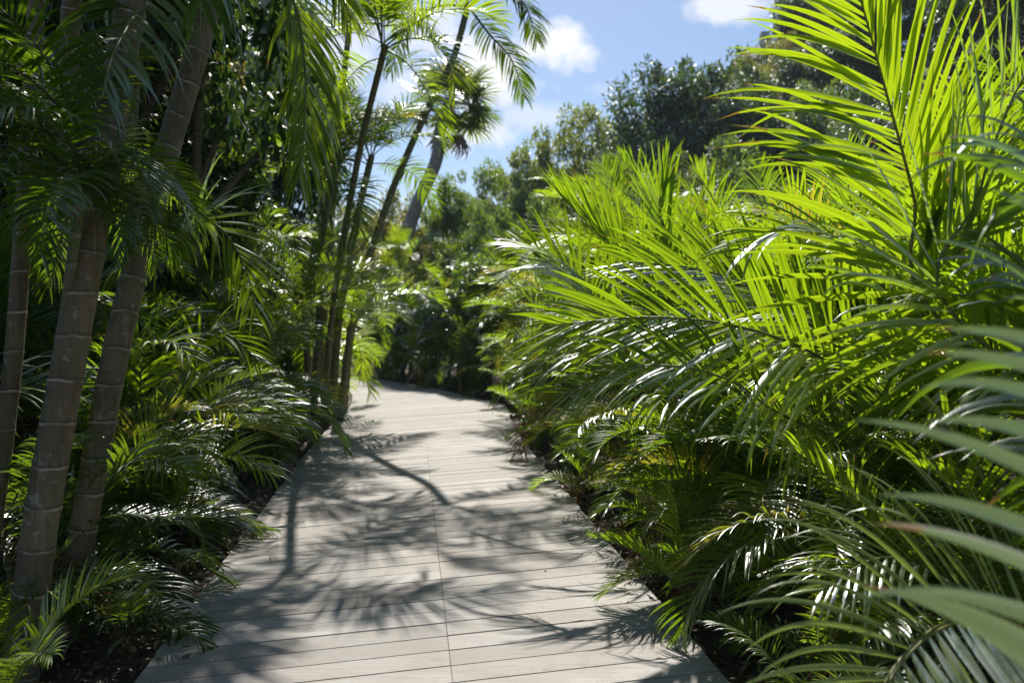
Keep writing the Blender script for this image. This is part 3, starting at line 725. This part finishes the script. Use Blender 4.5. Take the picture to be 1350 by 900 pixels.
hero(b, [base_of(b, -.3, -.2, .7), at(860, 520, 4.5), at(800, 470, 4.4), at(745, 470, 4.4), at(695, 510, 4.4)], (.1, -.6, .8), 34, nl=44, Ll=.42, wd=.020, vee=14, sw=(64, 24), droop=.8, pet=.28, r0=.01, r1=.002, matn='areca')
hero(b, [base_of(b, -.3, -.1, .7), at(900, 470, 5.3), at(820, 425, 5.2), at(760, 425, 5.1), at(700, 462, 5.0)], (.1, -.6, .8), 36, nl=44, Ll=.48, wd=.022, vee=14, sw=(64, 24), droop=.6, pet=.28, r0=.01, r1=.002)
b = BK[2]
hero(b, [base_of(b, -.2, 0, .7), at(1000, 430, 4.6), at(930, 402, 4.4), at(860, 415, 4.3), at(795, 462, 4.2)], (.1, -.6, .8), 37, nl=46, Ll=.46, wd=.021, vee=14, sw=(64, 24), droop=.7, pet=.28, r0=.01, r1=.002, matn='areca')
b = BK[4]
hero(b, [base_of(b, -.2, 0, .9), at(800, 420, 6.1), at(745, 360, 6.1), at(690, 350, 6.2), at(640, 385, 6.3)], (.1, -.6, .8), 35, nl=42, Ll=.55, wd=.026, vee=14, sw=(64, 24), droop=.6, pet=.28, r0=.01, r1=.002, matn='areca')
# the near hedge, bottom right
near = P_('low palm with slim arching blades at the bottom right, in front of the hedge', 1.32, 1.95, .8, 5, 3, .7, 50, key='areca', group=A1, spread=.2)
hero(near, [base_of(near, .1, 0, .15), at(1440, 900, 1.95), at(1340, 820, 1.85), at(1255, 818, 1.72), at(1190, 865, 1.6), at(1135, 960, 1.5)], (0, -.6, .8), 41, matn='areca_pale', nl=26, Ll=.52, wd=.018, vee=26, sw=(70, 40), droop=.95, pet=.42, r0=.006, r1=.003, K=12, messy=.5, sides=(1,))
hero(near, [base_of(near, .1, 0, .15), at(1440, 905, 1.93), at(1342, 824, 1.83), at(1257, 822, 1.70), at(1192, 869, 1.58), at(1137, 964, 1.48)], (0, -.6, .8), 40, matn='areca_pale', nl=24, Ll=.34, wd=.034, vee=2, sw=(80, 50), droop=.3, pet=.46, r0=.005, r1=.003, K=8, messy=.4, sides=(-1,))
hero(near, [base_of(near, .1, 0, .1), at(1330, 860, 2.3), at(1240, 760, 2.25), at(1160, 735, 2.15), at(1080, 780, 2.05)], (0, -.5, 1), 42, matn='areca_pale', nl=26, Ll=.36, wd=.015, vee=14, sw=(60, 26), droop=.9, pet=.35, r0=.006, r1=.002, K=10)
fg = thing('areca_palm', 'palm just outside the right margin whose blurred pale blades reach into the picture', 'areca palm', (1.75, 1.05, 0), A1)
for q in range(3): link('cane', cane_mesh((.1 * q, .1 - .1 * q, .7), .022, .018, base=(.08 * q - .05, .05 * q, -.05)), fg)
hero(fg, [(1.75, 1.05, .65), (1.35, .98, .62), at(1560, 1120, .90), at(1545, 960, .88), at(1530, 760, .86), at(1500, 560, .86), at(1460, 440, .86)], (-.35, -.9, .1), 43, matn='areca_painted_sheen', nl=21, Ll=.41, wd=.028, vee=6, sw=(58, 52), droop=.62, pet=.36, r0=.008, r1=.003, K=12, messy=.35, fold=.22, sides=(1, -1))
hero(fg, [(1.75, 1.05, .65), at(1540, 560, 1.5), at(1500, 380, 1.55), at(1440, 260, 1.6), at(1375, 190, 1.65)], (.3, -.8, .6), 44, matn='palm_dark', nl=24, Ll=.62, wd=.036, vee=6, sw=(60, 30), droop=1.1, pet=.3, r0=.009, r1=.003, K=10)
hero(fg, [(1.75, 1.05, .65), at(1520, 620, 1.6), at(1460, 480, 1.7), at(1400, 390, 1.75), at(1320, 340, 1.8)], (.1, -.5, 1), 45, matn='palm_dark', nl=28, Ll=.46, wd=.032, vee=6, sw=(60, 26), droop=1.2, pet=.3, r0=.009, r1=.003, K=10)

# ------------------------------------------------------------------ left side
L1 = 'palms along the left edge'; L2 = 'palms filling the left bank'
lf = [
    (2.45, .42, .55, 12, 3, .62, 'low strappy palm at the bottom left between the ringed trunks', 'bright'),
    (3.6, .75, 1.1, 18, 4, 1.0, 'low shaded palm left of the nearest boards', 'dark'),
    (4.6, .70, 1.2, 20, 5, 1.05, 'low palm on the left whose fronds touch the boardwalk edge', 'areca'),
    (5.6, .80, 1.4, 22, 5, 1.15, 'palm with glossy sunlit arching fronds midway along the left edge', 'areca'),
    (6.7, .85, 1.5, 22, 5, 1.2, 'shaded palm on the left before the cane cluster', 'dark'),
    (7.9, .85, 1.5, 22, 5, 1.2, 'palm on the left just before the cane cluster', 'areca'),
]
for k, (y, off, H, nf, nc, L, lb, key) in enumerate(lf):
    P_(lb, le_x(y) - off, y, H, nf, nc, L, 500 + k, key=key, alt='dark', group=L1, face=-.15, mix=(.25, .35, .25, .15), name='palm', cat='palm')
lb_ = [(4.2, 2.2, 2.4, 'palm behind the front ringed trunk with dark fronds', 'dark'), (5.4, 1.9, 2.7, 'palm behind the second ringed trunk with back-lit fronds', 'areca'),
       (6.9, 2.5, 2.7, 'taller palm with a glowing drooping frond left of the canes', 'dark'), (8.0, 2.2, 3.3, 'tall dark palm on the bank left of the canes', 'dark'),
       (9.6, 2.0, 3.3, 'tall palm on the bank behind the cane cluster', 'areca'), (5.0, 3.4, 3.2, 'tall dark palm deep in the left bank', 'dark'),
       (7.2, 3.8, 3.9, 'tallest dark palm deep in the left bank', 'dark'), (3.2, 2.2, 2.1, 'shaded palm at the far left margin behind the front trunk', 'dark'),
       (9.4, 3.9, 4.2, 'tall dark palm at the back of the left bank', 'dark')]
LB = []
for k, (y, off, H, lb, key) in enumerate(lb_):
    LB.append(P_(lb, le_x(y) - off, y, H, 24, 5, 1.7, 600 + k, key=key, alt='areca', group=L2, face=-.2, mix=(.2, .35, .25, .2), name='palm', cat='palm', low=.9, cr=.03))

# ringed trunk palms
def ring_palm(label, pts, r0, r1, nfr, L, seed, key='dark', group='palms with thick ringed trunks', mix=(.2, .4, .3, .1), matn='ring', name='ringed_palm', shaft=True, face=None, spacing=.17):
    rg = random.Random(seed)
    base = Vector(pts[0]); root = thing(name, label, 'palm', base, group)
    n = 160; C = catmull([Vector(p) - base for p in pts], n)
    C[0, 2] -= .05
    d = np.r_[0, np.cumsum(np.linalg.norm(np.diff(C, axis=0), axis=1))]
    rad = np.interp(d / d[-1], [0, .05, 1], [r0 * 1.22, r0, r1])
    fr = (d / spacing) % 1.0; rad = rad * (1 + .055 * np.exp(-((np.minimum(fr, 1 - fr)) / .07) ** 2) - .012 * np.sin(fr * math.pi))
    V, F, A = tube(C, rad, 18)
    link('trunk', mk_mesh('trunk', V, [F], [0], A, [M[matn]]), root)
    top = Vector(C[-1]); dirv = Vector(nrm((C[-1] - C[-8])[None])[0])
    if shaft:
        q = [top - dirv * .05, top + dirv * .3, top + dirv * .62]
        V, F, A = tube(catmull(q, 10), np.interp(np.linspace(0, 1, 10), [0, .2, 1], [r1 * 1.05, r1 * 1.25, r1 * .45]), 10)
        link('crownshaft', mk_mesh('crownshaft', V, [F], [0], A, [M['shaft']]), root); ft = top + dirv * .5
    else: ft = top
    for i in range(nfr):
        c = rg.choices(['up', 'mid', 'low', 'hang'], mix)[0]
        a = rg.uniform(0, 6.28) if (face is None or rg.random() < .6) else face + rg.gauss(0, .6)
        link('frond', rg.choice(KIT[key][c]), root, ft - dirv * rg.uniform(0, .2), (rg.gauss(0, .06), rg.gauss(0, .06), a), L * rg.uniform(.8, 1.1))
    return root
rp1 = ring_palm('nearest thick ringed palm trunk leaning right at the left of the picture', [at(22, 925, 3.0), at(52, 700, 3.02), at(92, 470, 3.05), at(122, 300, 3.1), at(160, 80, 3.2), at(205, -180, 3.3)], .067, .056, 14, 2.2, 1, face=.2, mix=(.3, .45, .25, 0))
rp2 = ring_palm('second ringed palm trunk standing behind and right of the nearest one', [at(78, 872, 3.5), at(120, 640, 3.55), at(158, 440, 3.6), at(215, 220, 3.75), at(268, 40, 3.85), at(330, -200, 4.0)], .062, .052, 12, 2.2, 2, face=-2.2, mix=(.4, .45, .15, 0))
rp3 = ring_palm('orange-brown ringed trunk cut off by the left margin', [at(-30, 900, 3.3), at(-10, 700, 3.3), at(8, 560, 3.3), at(22, 420, 3.3), at(40, 150, 3.35), at(55, -150, 3.4)], .038, .034, 10, 2.0, 3)
# dark hanging head of leaves in front of the nearest trunk
skirt = thing('palm', 'young palm with a dark drooping head of leaves hiding the nearest trunk', 'palm', (-2.02, 3.2, 0), L2)
link('cane', cane_mesh((.38, -.25, 2.15), .026, .02, base=(0, 0, -.05)), skirt)
rg = random.Random(9)
for i in range(34):
    az_ = rg.uniform(0, 6.28); near0 = math.cos(az_) > .45
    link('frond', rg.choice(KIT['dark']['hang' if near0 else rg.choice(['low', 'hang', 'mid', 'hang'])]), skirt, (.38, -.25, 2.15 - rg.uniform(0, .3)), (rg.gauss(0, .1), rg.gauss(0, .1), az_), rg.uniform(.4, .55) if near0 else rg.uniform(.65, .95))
# hero fronds on the left, brighter leaf colour standing in for sun splashes
b = LB[2]
hero(b, [base_of(b, .2, -.4, 1.4), at(225, 320, 5.2), at(258, 286, 5.0), at(298, 308, 4.9), at(326, 360, 4.85), at(338, 415, 4.8)], (.5, -.8, .6), 61, nl=46, Ll=.58, wd=.032, vee=6, sw=(66, 24), droop=.75, pet=.36, r0=.012, r1=.003, K=8)
hero(b, [base_of(b, .3, -.6, 1.0), at(225, 520, 5.3), at(262, 450, 5.1), at(300, 440, 5.0), at(345, 480, 4.95)], (.3, -.8, .7), 70, nl=40, Ll=.44, wd=.028, vee=10, sw=(66, 24), droop=.7, pet=.36, r0=.01, r1=.003, K=8)
b = LB[1]
hero(b, [base_of(b, .2, -.3, .7), at(160, 560, 4.6), at(190, 470, 4.4), at(225, 450, 4.2), at(250, 470, 4.1)], (.3, -.5, 1), 62, nl=34, Ll=.42, wd=.030, vee=14, sw=(62, 24), droop=.5, pet=.36, r0=.01, r1=.003)
lowp = P_('palm with glossy fronds stretching right over the left edge of the boards', -2.75, 5.0, 1.3, 8, 4, .9, 71, key='areca', group=L1, name='palm', cat='palm')
hero(lowp, [base_of(lowp, 0, 0, .4), at(215, 610, 4.8), at(270, 560, 4.7), at(330, 545, 4.6), at(385, 560, 4.5)], (.1, -.4, 1), 63, matn='areca_bright', nl=36, Ll=.38, wd=.022, vee=18, sw=(60, 24), droop=.7, pet=.3, r0=.008, r1=.002)
hero(lowp, [base_of(lowp, 0, -.1, .4), at(210, 670, 4.5), at(260, 620, 4.4), at(315, 600, 4.3), at(360, 625, 4.2)], (.1, -.4, 1), 64, matn='areca_bright', nl=34, Ll=.36, wd=.022, vee=15, sw=(60, 24), droop=.8, pet=.3, r0=.008, r1=.002)
hero(lowp, [base_of(lowp, 0, -.2, .2), at(200, 790, 4.0), at(235, 750, 3.8), at(265, 735, 3.7), at(292, 745, 3.6)], (.1, -.4, 1), 65, matn='areca_bright', nl=26, Ll=.22, wd=.015, vee=15, sw=(60, 24), droop=.8, pet=.3, r0=.007, r1=.002)
# high fronds hanging in from the top left
hp_ = ring_palm('tall ringed palm on the bank whose big fronds hang in from the top', [(-3.2, 5.4, 0), (-3.1, 5.3, 2), (-2.75, 5.0, 4.0), at(285, -110, 4.8)], .07, .055, 12, 2.2, 5, face=-.2)
hero(hp_, [at(285, -110, 4.8), at(335, -90, 4.9), at(386, 0, 4.9), at(402, 90, 4.9), at(400, 180, 4.85), at(394, 235, 4.8)], (.9, -.6, .2), 66, matn='areca_bright', nl=46, Ll=.62, wd=.032, vee=14, sw=(46, 18), droop=1.1, pet=.2, r0=.016, r1=.004, K=9)
hero(hp_, [at(285, -110, 4.8), at(350, -120, 5.1), at(400, -80, 5.3), at(440, -30, 5.3), at(462, 25, 5.3)], (.4, -.6, .6), 67, matn='areca_bright', nl=40, Ll=.52, wd=.034, vee=10, sw=(56, 20), droop=1.1, pet=.2, r0=.016, r1=.004, K=9)
hero(hp_, [at(285, -110, 4.8), at(240, -70, 3.9), at(190, 0, 3.3), at(150, 70, 2.8), at(135, 130, 2.6)], (.3, -.8, .6), 69, matn='palm_dark', nl=44, Ll=.6, wd=.026, vee=10, sw=(56, 20), droop=1.0, pet=.12, r0=.014, r1=.004, K=9)
for q, (px_, py_, Y_) in enumerate(((290, -330, 8.2), (215, -330, 6.5))):
    lp_ = [(-3.4 - .3 * q, Y_ + .6, 0), ((at(px_, py_, Y_).x - 3.4) / 2 - .3, Y_ + .3, 2.4), at(px_, py_, Y_)]
    ring_palm(('tall palm leaning over the left bank, its crown above the picture', 'tall palm at the left whose fronds shade the ringed trunks')[q], lp_, .06, .05, 12, 2.1, 50 + q, key='dark', group='tall palms arching over the boardwalk', name='cane_palm', matn='cane', mix=(.2, .45, .3, .05), spacing=.18)

# cluster of leaning canes where the boardwalk narrows
CG = 'leaning palm canes in the cluster left of the bend'
canes = [
    ('slim dark cane palm, leftmost of the cluster, standing almost upright', [at(412, 565, 9.6), at(420, 450, 9.7), at(428, 300, 9.8), at(438, 235, 9.9)], .055, .045, 13, 1.6, 'areca'),
    ('cane palm rising steeply from the cluster to a crown near the top', [at(425, 562, 9.9), at(440, 400, 9.6), at(472, 210, 8.8), at(508, 60, 8.0)], .045, .034, 10, 1.6, 'bright', (.1, .4, .4, .1)),
    ('cane palm behind the steep one, ending halfway up', [at(436, 560, 10.2), at(447, 420, 10.3), at(468, 300, 10.4), at(490, 205, 10.5)], .06, .045, 10, 1.5, 'dark'),
    ('cane palm whose crown meets the top of the picture left of the leaning palm', [at(420, 560, 10.8), at(430, 380, 11), at(448, 160, 11), at(462, 20, 11)], .055, .04, 8, 1.8, 'bright'),
    ('low-crowned cane palm on the left side of the cluster', [at(402, 570, 9.3), at(406, 500, 9.3), at(402, 400, 9.2)], .05, .04, 14, 1.4, 'areca'),
    ('short cane palm with yellow-green fronds at the right of the cluster', [at(448, 552, 10.0), at(455, 490, 10.0), at(462, 430, 10.0)], .05, .04, 12, 1.3, 'bright'),
]
for k, (lb, pts, a, b, nf, L, key, *mixc) in enumerate(canes):
    ring_palm(lb, pts, a, b, nf, L, 20 + k, key=key, group=CG, matn='cane', name='cane_palm', shaft=False, mix=mixc[0] if mixc else (.3, .35, .25, .1), spacing=.2)
# tall feather palm behind with drooping fronds against the sky
fp = ring_palm('long thin palm leaning right across the sky, its dark feathery fronds over the cloud', [at(452, 548, 10.9), at(468, 410, 10.9), at(510, 270, 11), at(562, 148, 11), at(597, 78, 11), at(617, 8, 11)], .055, .045, 5, 1.8, 33, key='dark', matn='cane', name='feather_palm', group=None, mix=(.5, .35, .15, 0), spacing=.16, shaft=False)
for s_, pts, up in ((81, [at(617, 8, 11), at(650, -12, 10.9), at(690, 5, 10.8), at(708, 55, 10.6)], (-.2, -.4, 1)),
                    (82, [at(617, 8, 11), at(645, 45, 10.9), at(675, 80, 10.8), at(692, 130, 10.7)], (-.2, -.6, 1)),
                    (83, [at(617, 8, 11), at(575, 10, 10.9), at(535, 40, 10.8), at(515, 95, 10.6)], (.2, -.4, 1)),
                    (84, [at(617, 8, 11), at(600, -50, 10.9), at(620, -100, 10.8), at(660, -120, 10.6)], (.2, -.4, 1))):
    hero(fp, pts, up, s_, matn='palm_dark', stemn='stem_dark', nl=40, Ll=.5, wd=.034, vee=6, sw=(66, 22), droop=1.1, pet=.12, r0=.02, r1=.006, K=6)

# grey fan palm
def fan_mesh(seed, matn='fan', n=30, Lr=.62, droop=.8, dry=False):
    rng = np.random.default_rng(seed)
    C = catmull([(0, 0, 0), (.3, 0, .14), (.55, 0, .1)], 8); V1, F1, A1_ = tube(C, np.linspace(.012, .006, 8), 5)
    ang = np.radians(np.linspace(-128, 128, n)); p0 = np.tile(C[-1], (n, 1))
    D = np.stack([np.cos(ang), np.sin(ang), .18 + .1 * np.cos(ang * 2)], 1); D = nrm(D + rng.normal(0, .04, (n, 3)))
    W = nrm(np.cross(D, [0, 0, 1.])); L = Lr * (.78 + .22 * np.cos(ang)) * rng.uniform(.92, 1.08, n)
    V, F, A = blades(p0, D, W, L, np.full(n, .052), rng.random(n), 6, droop * rng.uniform(.5, 1.6, n), .35, wprof=lambda tt: np.minimum(1, .15 + 2.2 * tt) * (1 - tt ** 3))
    Vm, Fm, mi, Am = merge([(V, F, A, 0), (V1, F1, A1_, 1)])
    return mk_mesh('fan_leaf', Vm, Fm, mi, Am, [M[matn], M['stem_dry' if dry else 'stem']])
FAN = [fan_mesh(q) for q in range(4)]; FAND = [fan_mesh(9 + q, 'dry', 18, .5, 2.2, True) for q in range(2)]
gpts = [at(500, 475, 23), at(525, 350, 22.6), at(548, 275, 22.3), at(574, 215, 22), at(580, 175, 22), at(592, 134, 22)]
fanp = ring_palm('pale grey fan palm with a curved leaning trunk and a round head of fan leaves', gpts, .22, .17, 0, 1, 40, matn='grey', name='fan_palm', group=None, shaft=False, spacing=.09)
rg = random.Random(4); top = at(594, 132, 22) - fanp.location
for i in range(34):
    dry = i >= 31; a = rg.uniform(0, 6.28); pit = rg.uniform(-1.3, .65) if not dry else rg.uniform(.9, 1.35)
    link('fan_leaf', rg.choice(FAND if dry else FAN), fanp, top + Vector((0, 0, -rg.uniform(0, .3) - (.25 if dry else 0))), (rg.gauss(0, .2), pit, a), rg.uniform(1.15, 1.55))

# second small fan palm at the far end and broadleaf shrubs
def shrub(label, x, y, H, rx, matn, ls, ncl, nper, seed, group=None, stems=6, name='shrub', cat='shrub'):
    gz = float(terrain_h(x, y)); root = thing(name, label, cat, (x, y, gz), group)
    a, cen = crown_data(rx, rx, H * .5, ncl, nper, ls, seed, shell=.35, cz=H * .52)
    a[0][:, 2] = np.maximum(a[0][:, 2], .02)
    link('foliage', mk_mesh('foliage', a[0], [a[1]], [0], a[2], [M[matn]]), root)
    rg = random.Random(seed); parts = []
    for q in rg.sample(range(len(cen)), stems):
        e = cen[q]; V, F, A = tube(catmull([(rg.uniform(-.08, .08), rg.uniform(-.08, .08), -.05), (e[0] * .5, e[1] * .5, e[2] * .45), e], 8), np.linspace(.02, .006, 8), 6); parts.append((V, F, A, 0))
    V, F, mi, A = merge(parts); link('stem', mk_mesh('stem', V, F, mi, A, [M['bark']]), root)
    return root
SG = 'broadleaf shrubs at the bend'; SL = 'small leafy plants at the left edge'
shrub('tall dark broadleaf shrub at the bend of the boardwalk', -.55, 14.9, 2.9, .8, 'tree_mid', .14, 60, 60, 1, SG)
shrub('rounded dark shrub at the far end of the boardwalk', -2.6, 17.9, 1.7, .9, 'tree_mid', .13, 60, 60, 2, SG)
shrub('dark shrub left of the far end of the boardwalk', -4.3, 18.3, 1.7, 1.0, 'broad', .13, 60, 60, 3, SG)
shrub('shrub with bright upper leaves behind the far boards', -1.6, 16.9, 1.5, .8, 'broad', .13, 60, 60, 4, SG)
shrub('low bright leafy plant at the left edge under the cane cluster', le_x(9.6) - .22, 9.5, .55, .28, 'broad', .09, 26, 26, 5, SL)
shrub('low leafy plant at the left edge just past the cane cluster', le_x(10.8) - .2, 10.8, .6, .3, 'broad', .09, 28, 26, 6, SL)
shrub('small leafy plant at the left edge before the cane cluster', le_x(8.4) - .25, 8.3, .45, .28, 'broad', .08, 24, 26, 7, SL)
shrub('broadleaf plant behind the canes beside the far left edge', -3.4, 12.2, 1.5, .7, 'broad', .14, 50, 40, 8, SL)
shrub('small leafy plant at the foot of the right hedge before the corner', re_x(8.8) + .22, 8.8, .4, .25, 'broad', .07, 22, 26, 9, 'small leafy plants at the right edge')
shrub('small leafy plant at the foot of the right hedge midway along', re_x(6.3) + .2, 6.3, .35, .22, 'broad', .06, 22, 26, 10, 'small leafy plants at the right edge')
rgs = random.Random(77)
WHERE = ('nearest the camera', 'second from the camera', 'third from the camera', 'fourth from the camera', 'fifth from the camera', 'sixth from the camera', 'seventh from the camera', 'eighth from the camera', 'last before the bend')
for q in range(9):
    y = 2.6 + q * .98 + rgs.uniform(-.15, .15)
    P_('low green seedling palm at the foot of the right hedge, ' + WHERE[q], re_x(y) + rgs.uniform(.24, .36), y, .35, 13, 3, rgs.uniform(.55, .7), 800 + q, key='areca', alt='bright', group='seedling palms at the foot of the right hedge', name='seedling_palm', cat='small palm', spread=.25, cr=.01, mix=(.3, .4, .3, 0))
for q in range(8):
    y = 3.2 + q * .85 + rgs.uniform(-.15, .15)
    P_('low dark seedling palm beside the left edge of the boardwalk, ' + WHERE[q if q < 7 else 8], le_x(y) - rgs.uniform(.36, .5), y, .35, 13, 3, rgs.uniform(.5, .62), 820 + q, key='dark', alt='areca', group='seedling palms beside the left edge', name='seedling_palm', cat='small palm', spread=.25, cr=.01, mix=(.3, .4, .3, 0))
for k, (x, y, H, lb, key) in enumerate([(-3.9, 13.6, 2.3, 'bright areca palm behind the cane cluster', 'bright'), (-5.4, 15.3, 2.6, 'areca palm far left beyond the cane cluster', 'areca'),
                                       (-3.3, 11.4, 1.9, 'yellow-green areca palm right behind the canes', 'bright'), (-5.2, 12.0, 2.9, 'tall areca palm behind the cane cluster on the left', 'areca'), (-6.6, 19.5, 3.2, 'areca palm in the far distance left of the canes', 'bright')]):
    P_(lb, x, y, H, 22, 5, 1.4, 700 + k, key=key, alt='bright', group='areca palms behind the cane cluster')

# ------------------------------------------------------------------ air
m, t = mat('haze_air')
pv = t.n('ShaderNodeVolumePrincipled'); pv.inputs['Color'].default_value = (.86, .92, 1, 1); pv.inputs['Density'].default_value = .0006; pv.inputs['Anisotropy'].default_value = 0.0
t.l(pv.outputs[0], t.n('ShaderNodeOutputMaterial').inputs[1])
tag(link('haze', box_mesh('haze', -402, 402, -302, 902, -1.5, 34, m)), 'thin pale haze in the air over the whole garden', 'haze', kind='stuff')
